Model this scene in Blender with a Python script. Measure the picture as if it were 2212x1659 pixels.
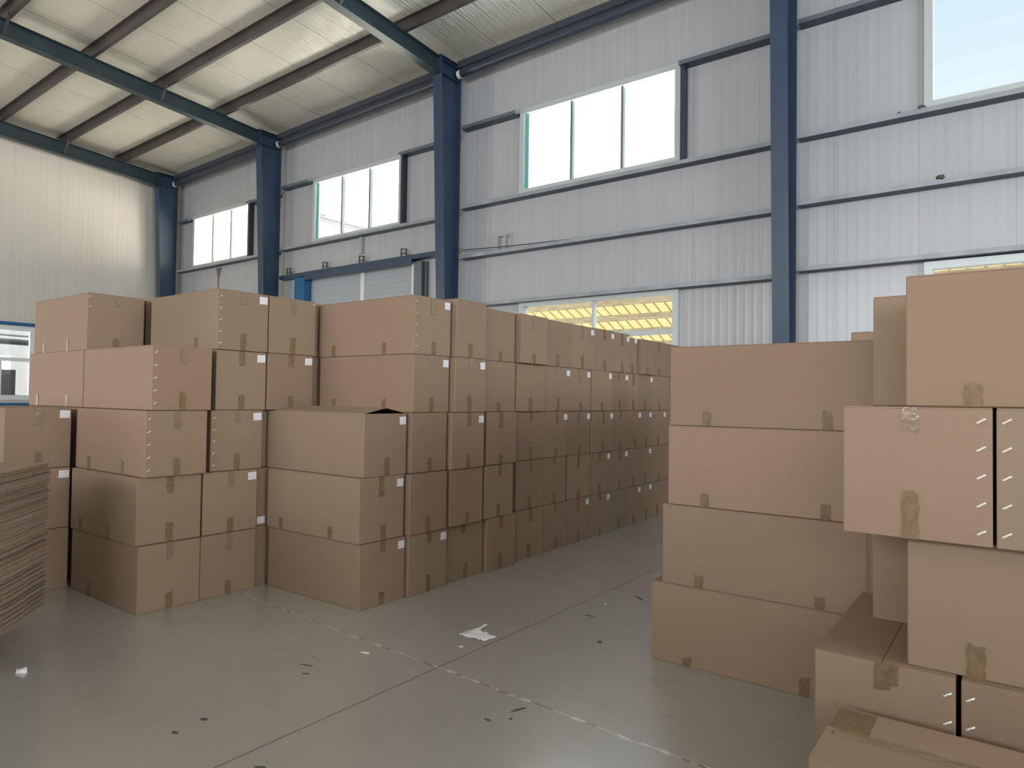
import bpy, bmesh, math, random
from mathutils import Vector, Matrix

for o in list(bpy.data.objects):
    bpy.data.objects.remove(o, do_unlink=True)
S = bpy.context.scene
COL = S.collection
R = random.Random(7)

# ------------------------------------------------------------------ camera
EYE = Vector((0.0, 0.0, 1.55))
FPX, PITCH, ROLL, YAW = 1469.93, math.radians(1.3549), math.radians(0.8067), math.radians(-36.5596)
F0 = Vector((math.sin(YAW), math.cos(YAW), 0)); R0 = Vector((math.cos(YAW), -math.sin(YAW), 0)); U0 = Vector((0, 0, 1))
FW = F0*math.cos(PITCH) + U0*math.sin(PITCH); U2 = U0*math.cos(PITCH) - F0*math.sin(PITCH)
RT = R0*math.cos(ROLL) + U2*math.sin(ROLL); UP = U2*math.cos(ROLL) - R0*math.sin(ROLL)
cam_data = bpy.data.cameras.new('camera'); cam = bpy.data.objects.new('camera', cam_data); COL.objects.link(cam)
cam_data.sensor_fit = 'HORIZONTAL'; cam_data.sensor_width = 36.0; cam_data.lens = FPX/2212*36.0
cam_data.clip_start = 0.05; cam_data.clip_end = 300
M = Matrix((RT, UP, -FW)).transposed().to_4x4(); M.translation = EYE
cam.matrix_world = M
S.camera = cam

# ------------------------------------------------------------------ world (daylight sky)
W = bpy.data.worlds.new('sky'); S.world = W; W.use_nodes = True
nt = W.node_tree; nt.nodes.clear()
wo = nt.nodes.new('ShaderNodeOutputWorld'); bg = nt.nodes.new('ShaderNodeBackground')
tc = nt.nodes.new('ShaderNodeTexCoord'); sx = nt.nodes.new('ShaderNodeSeparateXYZ'); cr = nt.nodes.new('ShaderNodeValToRGB')
cr.color_ramp.elements[0].position = 0.22; cr.color_ramp.elements[0].color = (1.0, 1.0, 1.02, 1)
cr.color_ramp.elements[1].position = 0.62; cr.color_ramp.elements[1].color = (0.42, 0.68, 0.86, 1)
hz = nt.nodes.new('ShaderNodeMapRange'); hz.inputs[1].default_value = -0.12; hz.inputs[2].default_value = -0.34   # brighter haze towards the left
hz.inputs[3].default_value = 0.0; hz.inputs[4].default_value = 1.0
hm = nt.nodes.new('ShaderNodeMix'); hm.data_type = 'RGBA'; hm.inputs[7].default_value = (4.6, 4.8, 5.0, 1)
nt.links.new(tc.outputs['Generated'], sx.inputs[0]); nt.links.new(sx.outputs['Z'], cr.inputs[0]); nt.links.new(sx.outputs['X'], hz.inputs[0])
nt.links.new(hz.outputs[0], hm.inputs[0]); nt.links.new(cr.outputs[0], hm.inputs[6]); nt.links.new(hm.outputs[2], bg.inputs['Color']); nt.links.new(bg.outputs[0], wo.inputs[0])
bg.inputs['Strength'].default_value = 1.0

# ------------------------------------------------------------------ sun, daylight through openings out of view, added ceiling fill lamps
sd = bpy.data.lights.new('sun', 'SUN'); sd.energy = 7.5; sd.angle = 0.01; sd.color = (1.0, 0.89, 0.72)
sun = bpy.data.objects.new('sun', sd); COL.objects.link(sun)
sun.rotation_euler = Vector((-0.30, 0.68, -0.68)).to_track_quat('-Z', 'Y').to_euler()

def area(name, loc, aim, sx_, sy_, power, color):
    d = bpy.data.lights.new(name, 'AREA'); d.shape = 'RECTANGLE'; d.size = sx_; d.size_y = sy_; d.energy = power; d.color = color
    o = bpy.data.objects.new(name, d); COL.objects.link(o); o.location = loc
    o.rotation_euler = (Vector(aim) - Vector(loc)).to_track_quat('-Z', 'Y').to_euler()
    return o
area('far_window_daylight', (0.0, -13.7, 5.0), (-1.0, 10, 3.0), 20, 3.0, 1900, (0.97, 0.98, 1.0))
area('warm_ceiling_fill', (-14.0, 12.3, 4.95), (-14.0, 10.6, 7.6), 11.2, 3.6, 2600, (1.0, 0.93, 0.79))  # unseen lamp added to warm and brighten the ceiling through the high windows
area('cool_ceiling_fill', (-3.1, 12.3, 4.95), (-3.1, 10.6, 7.6), 10.4, 3.6, 1900, (0.76, 0.88, 1.0))  # unseen lamp added to light the right-hand ceiling in a cooler tint
area('left_ceiling_fill', (-19.5, -3.5, 1.3), (-9.0, 3.5, 9.5), 5, 2.2, 480, (1.0, 0.91, 0.76))  # added fill lamp aimed up at the left ceiling
area('side_door_daylight', (11.7, 2.0, 4.3), (-10.0, 2.0, 4.9), 9, 3.6, 950, (0.94, 0.97, 1.0))
S.view_settings.view_transform = 'Standard'; S.view_settings.look = 'None'
S.view_settings.exposure = 0.14; S.view_settings.gamma = 1.0; S.view_settings.use_curve_mapping = False

# ------------------------------------------------------------------ materials
def mat(name, color, rough=0.6, metal=0.0, spec=0.5):
    m = bpy.data.materials.new(name); m.use_nodes = True
    b = m.node_tree.nodes['Principled BSDF']
    b.inputs['Base Color'].default_value = (*color, 1); b.inputs['Roughness'].default_value = rough
    b.inputs['Metallic'].default_value = metal; b.inputs['Specular IOR Level'].default_value = spec
    return m
class NT:
    def __init__(s, m): s.t = m.node_tree; s.b = m.node_tree.nodes['Principled BSDF']
    def n(s, kind, **kw):
        q = s.t.nodes.new(kind)
        for k, v in kw.items(): setattr(q, k, v)
        return q
    def l(s, a, b): s.t.links.new(a, b)
    def math(s, op, a, b=None, c=None):
        q = s.n('ShaderNodeMath', operation=op)
        for i, v in enumerate((a, b, c)):
            if v is None: continue
            if isinstance(v, (int, float)): q.inputs[i].default_value = v
            else: s.l(v, q.inputs[i])
        return q.outputs[0]
    def noise(s, vec, scale, detail=3.0, rough=0.55):
        q = s.n('ShaderNodeTexNoise'); q.inputs['Scale'].default_value = scale
        q.inputs['Detail'].default_value = detail; q.inputs['Roughness'].default_value = rough
        if vec is not None: s.l(vec, q.inputs['Vector'])
        return q.outputs['Fac']
    def ramp(s, fac, stops):
        q = s.n('ShaderNodeValToRGB'); e = q.color_ramp.elements
        while len(e) > 1: e.remove(e[-1])
        e[0].position = stops[0][0]; e[0].color = (*stops[0][1], 1)
        for p, c in stops[1:]:
            x = e.new(p); x.color = (*c, 1)
        s.l(fac, q.inputs[0]); return q.outputs[0]
    def mix(s, fac, a, b, mode='MIX'):
        q = s.n('ShaderNodeMix', data_type='RGBA', blend_type=mode)
        for i, v in ((0, fac), (6, a), (7, b)):
            if isinstance(v, (int, float)): q.inputs[i].default_value = v
            elif isinstance(v, tuple): q.inputs[i].default_value = (*v, 1)
            else: s.l(v, q.inputs[i])
        return q.outputs[2]
    def map(s, scale=(1, 1, 1), out='Object'):
        t = s.n('ShaderNodeTexCoord'); q = s.n('ShaderNodeMapping'); q.inputs['Scale'].default_value = scale
        s.l(t.outputs[out], q.inputs[0]); return q.outputs[0]
    def bump(s, h, strength, dist=0.01):
        q = s.n('ShaderNodeBump'); q.inputs['Strength'].default_value = strength; q.inputs['Distance'].default_value = dist
        s.l(h, q.inputs['Height']); s.l(q.outputs[0], s.b.inputs['Normal'])

def cardboard(name, base, dark):
    m = mat(name, base, 0.82, 0, 0.25); N = NT(m)
    v = N.map((1, 1, 1)); fine = N.noise(N.map((120, 120, 40)), 1.0, 4, 0.6); big = N.noise(v, 2.2, 3)
    oi = N.n('ShaderNodeObjectInfo')
    c = N.mix(N.math('MULTIPLY', oi.outputs['Random'], 0.75), base, dark)
    c = N.mix(N.math('MULTIPLY', fine, 0.22), c, tuple(x*0.62 for x in base))
    c = N.mix(N.math('MULTIPLY', big, 0.22), c, tuple(x*1.18 for x in base))
    N.l(c, N.b.inputs['Base Color']); N.bump(N.noise(N.map((9, 9, 9)), 1.0, 3), 0.12, 0.01)
    return m
KRAFT = cardboard('kraft_cardboard', (0.32, 0.226, 0.158), (0.27, 0.192, 0.136))
KRAFT_OLIVE = cardboard('olive_kraft_cardboard', (0.308, 0.226, 0.155), (0.265, 0.196, 0.135))
KRAFT_RED = cardboard('reddish_kraft_cardboard', (0.312, 0.216, 0.150), (0.265, 0.185, 0.131))
KRAFT_DARK = cardboard('grey_brown_cardboard', (0.36, 0.285, 0.225), (0.28, 0.225, 0.18))
EDGE = cardboard('corrugated_edge', (0.36, 0.265, 0.19), (0.16, 0.12, 0.09))
def tape_mat():
    m = mat('brown_packing_tape', (0.20, 0.138, 0.078), 0.5, 0, 0.25); N = NT(m)
    n = N.noise(N.map((40, 40, 25)), 1.0, 3); N.bump(n, 0.35, 0.003)
    N.l(N.ramp(n, [(0.3, (0.165, 0.108, 0.058)), (0.7, (0.235, 0.158, 0.09))]), N.b.inputs['Base Color'])
    return m
TAPE = tape_mat()
CLEAR = mat('clear_packing_tape', (0.25, 0.18, 0.12), 0.2, 0, 0.6)
_N = NT(CLEAR); _N.bump(_N.noise(_N.map((45, 45, 30)), 1.0, 3), 0.5, 0.005)
STAPLE = mat('galvanised_staple_wire', (0.92, 0.90, 0.86), 0.3, 0.35)
def paper_mat():
    m = mat('printed_label_paper', (0.78, 0.77, 0.80), 0.6, 0, 0.3); N = NT(m)
    t = N.n('ShaderNodeTexCoord'); q = N.n('ShaderNodeSeparateXYZ'); N.l(t.outputs['Generated'], q.inputs[0])
    rows = N.math('LESS_THAN', N.math('FRACT', N.math('MULTIPLY', q.outputs['Z'], 7.0)), 0.30)
    w = N.noise(N.map((1, 9, 7), 'Generated'), 2.3, 2); ink = N.math('MULTIPLY', rows, N.math('GREATER_THAN', w, 0.58))
    N.l(N.mix(N.math('MULTIPLY', ink, 0.75), (0.78, 0.77, 0.82), (0.16, 0.16, 0.24)), N.b.inputs['Base Color'])
    return m
PAPER = paper_mat()
WHITE_PAPER = mat('white_torn_paper', (0.86, 0.87, 0.90), 0.6, 0, 0.3)
LITTER = mat('dark_litter', (0.085, 0.08, 0.072), 0.8)
def steel_paint(name, a, b):
    m = mat(name, a, 0.42, 0, 0.5); N = NT(m); n = N.noise(N.map((1, 1, .4)), 3.0, 4)
    N.l(N.ramp(n, [(0.35, a), (0.7, b)]), N.b.inputs['Base Color']); return m
STEEL = steel_paint('dark_blue_painted_steel', (0.027, 0.052, 0.097), (0.037, 0.068, 0.120))
GREEN_STEEL = steel_paint('dark_teal_painted_steel', (0.017, 0.033, 0.041), (0.024, 0.043, 0.052))
PURLIN = steel_paint('brown_primer_steel', (0.050, 0.042, 0.042), (0.070, 0.060, 0.058))
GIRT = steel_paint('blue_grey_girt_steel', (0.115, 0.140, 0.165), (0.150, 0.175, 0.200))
GIRT_SHADE = steel_paint('shaded_girt_steel', (0.028, 0.045, 0.075), (0.04, 0.06, 0.095))  # shade on the girt underside painted into the web colour
LIT_LIP = steel_paint('lit_girt_lip', (0.27, 0.30, 0.33), (0.36, 0.39, 0.42))  # light caught by the front lip painted into its colour
PALLET = mat('dark_blue_pallet_plastic', (0.004, 0.014, 0.024), 0.6)
BLUE = mat('bright_blue_paint', (0.012, 0.105, 0.26), 0.4)
ALU = mat('pale_aluminium', (0.52, 0.57, 0.57), 0.35, 0.1)
EAVE = mat('dark_grey_eave_steel', (0.036, 0.047, 0.068), 0.4)
GASKET = mat('grey_mullion', (0.16, 0.18, 0.18), 0.5)
GALV = mat('galvanised_sheet', (0.42, 0.45, 0.46), 0.4, 0.3)
TEAL = mat('teal_film', (0.16, 0.45, 0.43), 0.5)
PVC = mat('white_plastic', (0.72, 0.74, 0.74), 0.45)
DARK = mat('dark_metal', (0.03, 0.032, 0.035), 0.5)
RUST = mat('dry_brown_leaf', (0.13, 0.06, 0.03), 0.8)

def panel_mat(name, base, axis, streak, rough=0.42):
    m = mat(name, base, rough, 0.0, 0.5); N = NT(m)
    t = N.n('ShaderNodeTexCoord'); q = N.n('ShaderNodeSeparateXYZ'); N.l(t.outputs['Object'], q.inputs[0])
    u = q.outputs[axis]
    rib = N.math('POWER', N.math('ABSOLUTE', N.math('SINE', N.math('MULTIPLY', u, math.pi/0.125))), 6.0)
    seam = N.math('LESS_THAN', N.math('FRACT', N.math('DIVIDE', u, 1.0)), 0.012)
    sc = (7.0, 7.0, 0.12); dirt = N.noise(N.map(sc), 1.0, 4, 0.65)
    c = N.mix(N.math('MULTIPLY', seam, 0.3), base, tuple(x*0.35 for x in base))
    c = N.mix(N.math('MULTIPLY', N.math('SUBTRACT', dirt, 0.35), streak), c, tuple(x*0.55 for x in base))
    c = N.mix(N.math('MULTIPLY', rib, 0.06), c, tuple(x*0.6 for x in base))
    N.l(c, N.b.inputs['Base Color']); N.bump(rib, 0.35, 0.004)
    return m
WALLP = panel_mat('grey_wall_panel', (0.45, 0.47, 0.495), 0, 0.5, 0.28)
ENDP = panel_mat('cream_wall_panel', (0.62, 0.595, 0.545), 1, 0.25, 0.30)

def foil_mat():
    m = mat('silver_insulation_foil', (0.80, 0.77, 0.67), 0.28, 0.25, 0.5); N = NT(m)
    t = N.n('ShaderNodeTexCoord'); q = N.n('ShaderNodeSeparateXYZ'); N.l(t.outputs['Object'], q.inputs[0])
    fine = N.noise(N.map((26, 1.2, 1)), 1.0, 4, 0.6); patch = N.noise(N.map((0.6, 0.9, 1)), 1.0, 2)
    wr = N.math('MULTIPLY', fine, N.math('POWER', patch, 1.5))
    seam = N.math('LESS_THAN', N.math('FRACT', N.math('MULTIPLY', N.math('ADD', q.outputs[0], N.math('MULTIPLY', N.noise(N.map((.3, 3, 1)), 1.0, 1), 0.02)), 0.78)), 0.012)
    cool = N.math('MULTIPLY', N.math('ADD', q.outputs[0], 11.0), 0.0)
    c = N.mix(N.math('MULTIPLY', seam, 0.8), (0.80, 0.77, 0.67), (0.12, 0.12, 0.11))
    c = N.mix(N.math('MULTIPLY', patch, 0.3), c, (0.62, 0.61, 0.55))
    N.l(c, N.b.inputs['Base Color']); N.bump(wr, 0.9, 0.10)
    return m
FOIL = foil_mat()

def floor_mat():
    m = mat('grey_sealed_concrete', (0.25, 0.24, 0.22), 0.33, 0, 0.8); N = NT(m)
    N.b.inputs['Coat Weight'].default_value = 0.9; N.b.inputs['Coat Roughness'].default_value = 0.2; N.b.inputs['Coat IOR'].default_value = 1.8
    t = N.n('ShaderNodeTexCoord'); q = N.n('ShaderNodeSeparateXYZ'); N.l(t.outputs['Object'], q.inputs[0])
    x, y = q.outputs[0], q.outputs[1]
    wob = N.math('MULTIPLY', N.math('SUBTRACT', N.noise(N.map((3, 3, 3)), 1.0, 4, 0.7), 0.5), 0.05)
    d1 = N.math('ABSOLUTE', N.math('ADD', N.math('ADD', x, 2.69), N.math('MULTIPLY', wob, 0.4)))
    d2 = N.math('ABSOLUTE', N.math('ADD', N.math('SUBTRACT', N.math('ADD', y, N.math('MULTIPLY', x, 0.055)), 2.80), wob))
    l1 = N.math('LESS_THAN', d1, 0.0045); l2 = N.math('LESS_THAN', d2, 0.004)
    br = N.math('GREATER_THAN', N.noise(N.map((5, 5, 5)), 1.0, 3), 0.52)
    chip = N.math('MULTIPLY', N.math('LESS_THAN', d2, 0.013), N.math('GREATER_THAN', N.noise(N.map((14, 14, 14)), 1.0, 3), 0.56))
    big = N.noise(N.map((0.55, 0.55, 1)), 1.0, 5, 0.6); med = N.noise(N.map((4, 4, 1)), 1.0, 5, 0.65)
    c = N.ramp(big, [(0.3, (0.37, 0.36, 0.335)), (0.7, (0.46, 0.45, 0.42))])
    c = N.mix(N.math('MULTIPLY', N.math('GREATER_THAN', med, 0.64), 0.10), c, (0.14, 0.13, 0.12))
    spk = N.noise(N.map((60, 60, 1)), 1.0, 2)
    c = N.mix(N.math('MULTIPLY', spk, 0.18), c, (0.16, 0.155, 0.145))
    scuff = N.math('MULTIPLY', N.math('GREATER_THAN', N.noise(N.map((2.5, 16, 1)), 1.0, 3), 0.73), 0.5)
    c = N.mix(scuff, c, (0.08, 0.078, 0.072))
    c = N.mix(N.math('MULTIPLY', l1, 0.8), c, (0.05, 0.048, 0.045))
    c = N.mix(N.math('MULTIPLY', l2, 0.95), c, N.mix(br, (0.10, 0.097, 0.09), (0.62, 0.61, 0.57)))
    c = N.mix(N.math('MULTIPLY', chip, 0.8), c, (0.72, 0.71, 0.68))
    N.l(c, N.b.inputs['Base Color'])
    rr = N.n('ShaderNodeMapRange'); N.l(med, rr.inputs[0]); rr.inputs[3].default_value = 0.24; rr.inputs[4].default_value = 0.46
    N.l(rr.outputs[0], N.b.inputs['Roughness'])
    N.bump(N.math('ADD', N.math('MULTIPLY', med, 0.5), N.math('MULTIPLY', l1, -1.0)), 0.12, 0.01)
    return m
CONCRETE = floor_mat()
YARD = mat('pale_yard_concrete', (0.42, 0.40, 0.37), 0.9)

def glass_mat():
    m = bpy.data.materials.new('window_glass'); m.use_nodes = True; t = m.node_tree; t.nodes.clear()
    o = t.nodes.new('ShaderNodeOutputMaterial'); mx = t.nodes.new('ShaderNodeMixShader')
    tr = t.nodes.new('ShaderNodeBsdfTransparent'); gl = t.nodes.new('ShaderNodeBsdfGlossy')
    tr.inputs[0].default_value = (0.97, 0.99, 0.985, 1); gl.inputs['Roughness'].default_value = 0.03
    fr = t.nodes.new('ShaderNodeFresnel'); fr.inputs[0].default_value = 1.45
    ge = t.nodes.new('ShaderNodeNewGeometry'); m1 = t.nodes.new('ShaderNodeMath'); m1.operation = 'SUBTRACT'; m1.inputs[0].default_value = 1; m2 = t.nodes.new('ShaderNodeMath'); m2.operation = 'MULTIPLY'
    t.links.new(ge.outputs['Backfacing'], m1.inputs[1]); t.links.new(m1.outputs[0], m2.inputs[0]); t.links.new(fr.outputs[0], m2.inputs[1]); t.links.new(m2.outputs[0], mx.inputs[0]); t.links.new(tr.outputs[0], mx.inputs[1]); t.links.new(gl.outputs[0], mx.inputs[2])
    t.links.new(mx.outputs[0], o.inputs[0]); return m
GLASS = glass_mat()
def film_mat():
    m = bpy.data.materials.new('milky_window_film'); m.use_nodes = True; t = m.node_tree; t.nodes.clear()
    o = t.nodes.new('ShaderNodeOutputMaterial'); mx = t.nodes.new('ShaderNodeMixShader')
    tr = t.nodes.new('ShaderNodeBsdfTransparent'); gl = t.nodes.new('ShaderNodeBsdfTranslucent')
    tr.inputs[0].default_value = (1, 0.985, 0.96, 1); gl.inputs[0].default_value = (0.95, 0.93, 0.88, 1)
    n = t.nodes.new('ShaderNodeTexNoise'); n.inputs['Scale'].default_value = 2.2
    c = t.nodes.new('ShaderNodeTexCoord'); t.links.new(c.outputs['Object'], n.inputs[0])
    mr = t.nodes.new('ShaderNodeMapRange'); mr.inputs[1].default_value = 0.35; mr.inputs[2].default_value = 0.75; mr.inputs[3].default_value = 0.02; mr.inputs[4].default_value = 0.28
    t.links.new(n.outputs['Fac'], mr.inputs[0]); t.links.new(mr.outputs[0], mx.inputs[0])
    t.links.new(tr.outputs[0], mx.inputs[1]); t.links.new(gl.outputs[0], mx.inputs[2]); t.links.new(mx.outputs[0], o.inputs[0]); return m
FILM = film_mat()

# ------------------------------------------------------------------ helpers
def obj(name, bm, m, parent=None, loc=None, smooth=None):
    me = bpy.data.meshes.new(name); bm.to_mesh(me); bm.free()
    if m is not None: me.materials.append(m)
    if smooth is not None:
        for p in me.polygons: p.use_smooth = True
        me.set_sharp_from_angle(angle=math.radians(smooth))
    o = bpy.data.objects.new(name, me); COL.objects.link(o)
    if parent is not None: o.parent = parent
    if loc is not None: o.location = loc
    return o
def empty(name, loc=(0, 0, 0), rz=0.0):
    o = bpy.data.objects.new(name, None); COL.objects.link(o); o.location = loc; o.rotation_euler = (0, 0, rz); o.empty_display_size = 0.1
    return o
def tag(o, label, cat, group=None):
    o['label'] = label; o['category'] = cat
    if group: o['group'] = group
    return o
def struct(o, label=None, cat=None):
    o['kind'] = 'structure'
    if label: o['label'] = label
    if cat: o['category'] = cat
    return o
def BM(): return bmesh.new()
def box(bm, x0, x1, y0, y1, z0, z1):
    v = [bm.verts.new(p) for p in ((x0, y0, z0), (x1, y0, z0), (x1, y1, z0), (x0, y1, z0), (x0, y0, z1), (x1, y0, z1), (x1, y1, z1), (x0, y1, z1))]
    for f in ((3, 2, 1, 0), (4, 5, 6, 7), (0, 1, 5, 4), (1, 2, 6, 5), (2, 3, 7, 6), (3, 0, 4, 7)): bm.faces.new([v[i] for i in f])
    return v
def hexa(bm, pts):
    v = [bm.verts.new(p) for p in pts]
    for f in ((3, 2, 1, 0), (4, 5, 6, 7), (0, 1, 5, 4), (1, 2, 6, 5), (2, 3, 7, 6), (3, 0, 4, 7)): bm.faces.new([v[i] for i in f])
def bevel(bm, w, seg=1):
    es = [e for e in bm.edges if len(e.link_faces) == 2 and e.calc_face_angle(0) > math.radians(40)]
    bmesh.ops.bevel(bm, geom=es, offset=w, segments=seg, affect='EDGES', profile=0.6, clamp_overlap=True)
def bar(bm, a, b, w, h=None):
    a, b = Vector(a), Vector(b); h = h or w; d = (b-a).normalized()
    s = d.cross(Vector((0, 0, 1))); s = Vector((1, 0, 0)) if s.length < 1e-4 else s.normalized(); t = s.cross(d)
    hexa(bm, [a-s*w/2-t*h/2, a+s*w/2-t*h/2, a+s*w/2+t*h/2, a-s*w/2+t*h/2, b-s*w/2-t*h/2, b+s*w/2-t*h/2, b+s*w/2+t*h/2, b-s*w/2+t*h/2])
    bmesh.ops.recalc_face_normals(bm, faces=bm.faces)
def tube(bm, pts, r, n=8):
    pts = [Vector(p) for p in pts]; rings = []
    for i, p in enumerate(pts):
        d = (pts[min(i+1, len(pts)-1)] - pts[max(i-1, 0)]).normalized()
        s = d.cross(Vector((0, 0, 1)))
        if s.length < 1e-3: s = d.cross(Vector((0, 1, 0)))
        s.normalize(); t = s.cross(d)
        rings.append([bm.verts.new(p + s*r*math.cos(2*math.pi*k/n) + t*r*math.sin(2*math.pi*k/n)) for k in range(n)])
    for a, b in zip(rings, rings[1:]):
        for k in range(n): bm.faces.new((a[k], a[(k+1) % n], b[(k+1) % n], b[k]))
    bm.faces.new(rings[0][::-1]); bm.faces.new(rings[-1]); bmesh.ops.recalc_face_normals(bm, faces=bm.faces)

# ------------------------------------------------------------------ the building shell
XL, XR, YB, YF = -19.75, 12.0, 10.0, -14.0
def top(x, y):                                     # top of the rafters
    yy = y if y > -2 else -4 - y
    return 7.76 + (x + 19.4)*0.0172 + 0.066*(9.2 - yy)
bm = BM(); box(bm, XL-7, XR, YF, YB+0.1, -0.15, 0.0)
struct(obj('floor', bm, CONCRETE))
bm = BM(); box(bm, -60, 50, YB+0.1, 70, -0.3, -0.12); box(bm, -60, 50, -50, YF, -0.3, -0.12); box(bm, XR, 50, YF, YB+.1, -0.3, -0.12)
tag(struct(obj('yard_ground', bm, YARD)), 'pale concrete yard outside the hall windows', 'ground')

def pierced_wall(name, axis, pos, thick, a0, a1, z0, ztop, holes, m):
    """wall of cells with rectangular holes; ztop may be a function of the along-wall coordinate"""
    zt = ztop if callable(ztop) else (lambda a: ztop)
    A = sorted({a0, a1, *[h[0] for h in holes], *[h[1] for h in holes], *[a0+(a1-a0)*k/8 for k in range(1, 8)]}); zmax = 7.2
    Z = sorted({z0, zmax, *[h[2] for h in holes], *[h[3] for h in holes]})
    bm = BM()
    for i in range(len(A)-1):
        for j in range(len(Z)):
            l, r_ = A[i], A[i+1]; b = Z[j]
            if j < len(Z)-1: t0 = t1 = Z[j+1]
            else: t0, t1 = zt(l), zt(r_)
            cx, cz = (l+r_)/2, (b+min(t0, t1))/2
            if any(h[0] < cx < h[1] and h[2] < cz < h[3] for h in holes): continue
            if axis == 'y': P = lambda a, z, s: (a, pos + s*thick, z)
            else: P = lambda a, z, s: (pos + s*thick, a, z)
            hexa(bm, [P(l, b, 0), P(r_, b, 0), P(r_, b, 1), P(l, b, 1), P(l, t0, 0), P(r_, t1, 0), P(r_, t1, 1), P(l, t0, 1)])
    bmesh.ops.recalc_face_normals(bm, faces=bm.faces)
    return struct(obj(name, bm, m))
WINS = [(-0.88, 2.10, 5.35, 6.85), (-7.22, -4.235, 5.33, 6.80), (-13.22, -10.355, 5.205, 6.61), (-18.60, -15.90, 5.155, 6.55)]
LOWS = [(-0.88, 2.10, 1.20, 3.31), (-7.19, -4.245, 1.20, 3.28)]
DOOR = (-13.33, -9.95, 0.0, 4.33)
pierced_wall('wall_back', 'y', YB, 0.09, XL, XR, 0, lambda a: top(a, YB)+0.25, WINS+LOWS+[DOOR], WALLP)
EW = (4.2, 6.51, 1.38, 3.2)
pierced_wall('wall_left', 'x', XL, -0.09, YF, YB+0.09, 0, lambda a: top(XL, a)+0.25, [EW, (-6.0, -1.0, 0.0, 4.2)], ENDP)
pierced_wall('wall_front', 'y', YF, -0.09, XL, XR, 0, lambda a: top(a, YF)+0.25, [(-10, 10, 3.4, 6.6)], WALLP)
bm = BM(); box(bm, -14, 4, -3.6, -3.5, 0, 2.2); struct(obj('wall_light_blocker', bm, ENDP), 'low partition added behind the camera to block light', 'wall')  # unseen partition added to keep low light off the bottom cartons
pierced_wall('wall_right', 'x', XR, 0.09, YF, YB, 0, lambda a: top(XR, a)+0.25, [(-2.5, 6.5, 1.1, 6.1)], ENDP)

wb = bpy.data.objects['wall_back']
bm = BM(); pr = [(-17.50, 5.02), (-17.22, 5.02), (-17.27, 4.86), (-17.33, 4.74), (-17.34, 4.40), (-17.37, 4.15), (-17.40, 4.45), (-17.41, 4.74), (-17.45, 4.88)]
a = [bm.verts.new((x, 9.9985, z)) for x, z in pr]; b = [bm.verts.new((x, 9.9999, z)) for x, z in pr]; bm.faces.new(a); bm.faces.new(b[::-1])
for k in range(len(pr)): bm.faces.new((a[k], a[(k+1) % len(pr)], b[(k+1) % len(pr)], b[k]))
bmesh.ops.recalc_face_normals(bm, faces=bm.faces); obj('rust_stain', bm, mat('rust_brown_stain', (0.20, 0.145, 0.105), 0.8), wb)['label'] = 'brown rust stain'
# purlins and roof lining
PY = [8.3, 6.93, 5.56, 4.16, 2.78, 1.38, 0.0, -1.4, -2.6, -4.0, -5.4, -6.8, -8.2, -9.6, -11.0, -12.4]
PH = 0.19
ys = [YB+0.05] + [p for p in PY] + [YF]
bm = BM(); xs = [XL-0.1 + (XR-XL+0.2)*k/44 for k in range(45)]; rows = []
for i in range(len(ys)-1):
    for s in range(8 if i < len(ys)-2 else 9):
        f = s/8; y = ys[i] + (ys[i+1]-ys[i])*f
        sag = 0.008*math.sin(math.pi*f) if 0 < f < 1 else 0.0
        rows.append([bm.verts.new((x, y, top(x, y) + PH + 0.004 - sag*(1+0.25*math.sin(x*1.7+i)))) for x in xs])
for a, b in zip(rows, rows[1:]):
    for k in range(len(xs)-1): bm.faces.new((a[k], a[k+1], b[k+1], b[k]))
bmesh.ops.recalc_face_normals(bm, faces=bm.faces)
ce = struct(obj('ceiling', bm, FOIL, smooth=60))
md = ce.modifiers.new('thickness', 'SOLIDIFY'); md.thickness = 0.06; md.offset = 1.0 if ce.data.polygons[0].normal.z > 0 else -1.0
bm = BM()
for (ya, yb) in ((YB+.3, -2), (-2, YF-.3)):
    hexa(bm, [(XL-.3, ya, top(XL, ya)+.40), (XR+.3, ya, top(XR, ya)+.40), (XR+.3, yb, top(XR, yb)+.40), (XL-.3, yb, top(XL, yb)+.40),
              (XL-.3, ya, top(XL, ya)+.44), (XR+.3, ya, top(XR, ya)+.44), (XR+.3, yb, top(XR, yb)+.44), (XL-.3, yb, top(XL, yb)+.44)])
bmesh.ops.recalc_face_normals(bm, faces=bm.faces)
struct(obj('roof_sheeting', bm, GALV), 'outer metal sheets of the hall roof', 'roof')

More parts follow.
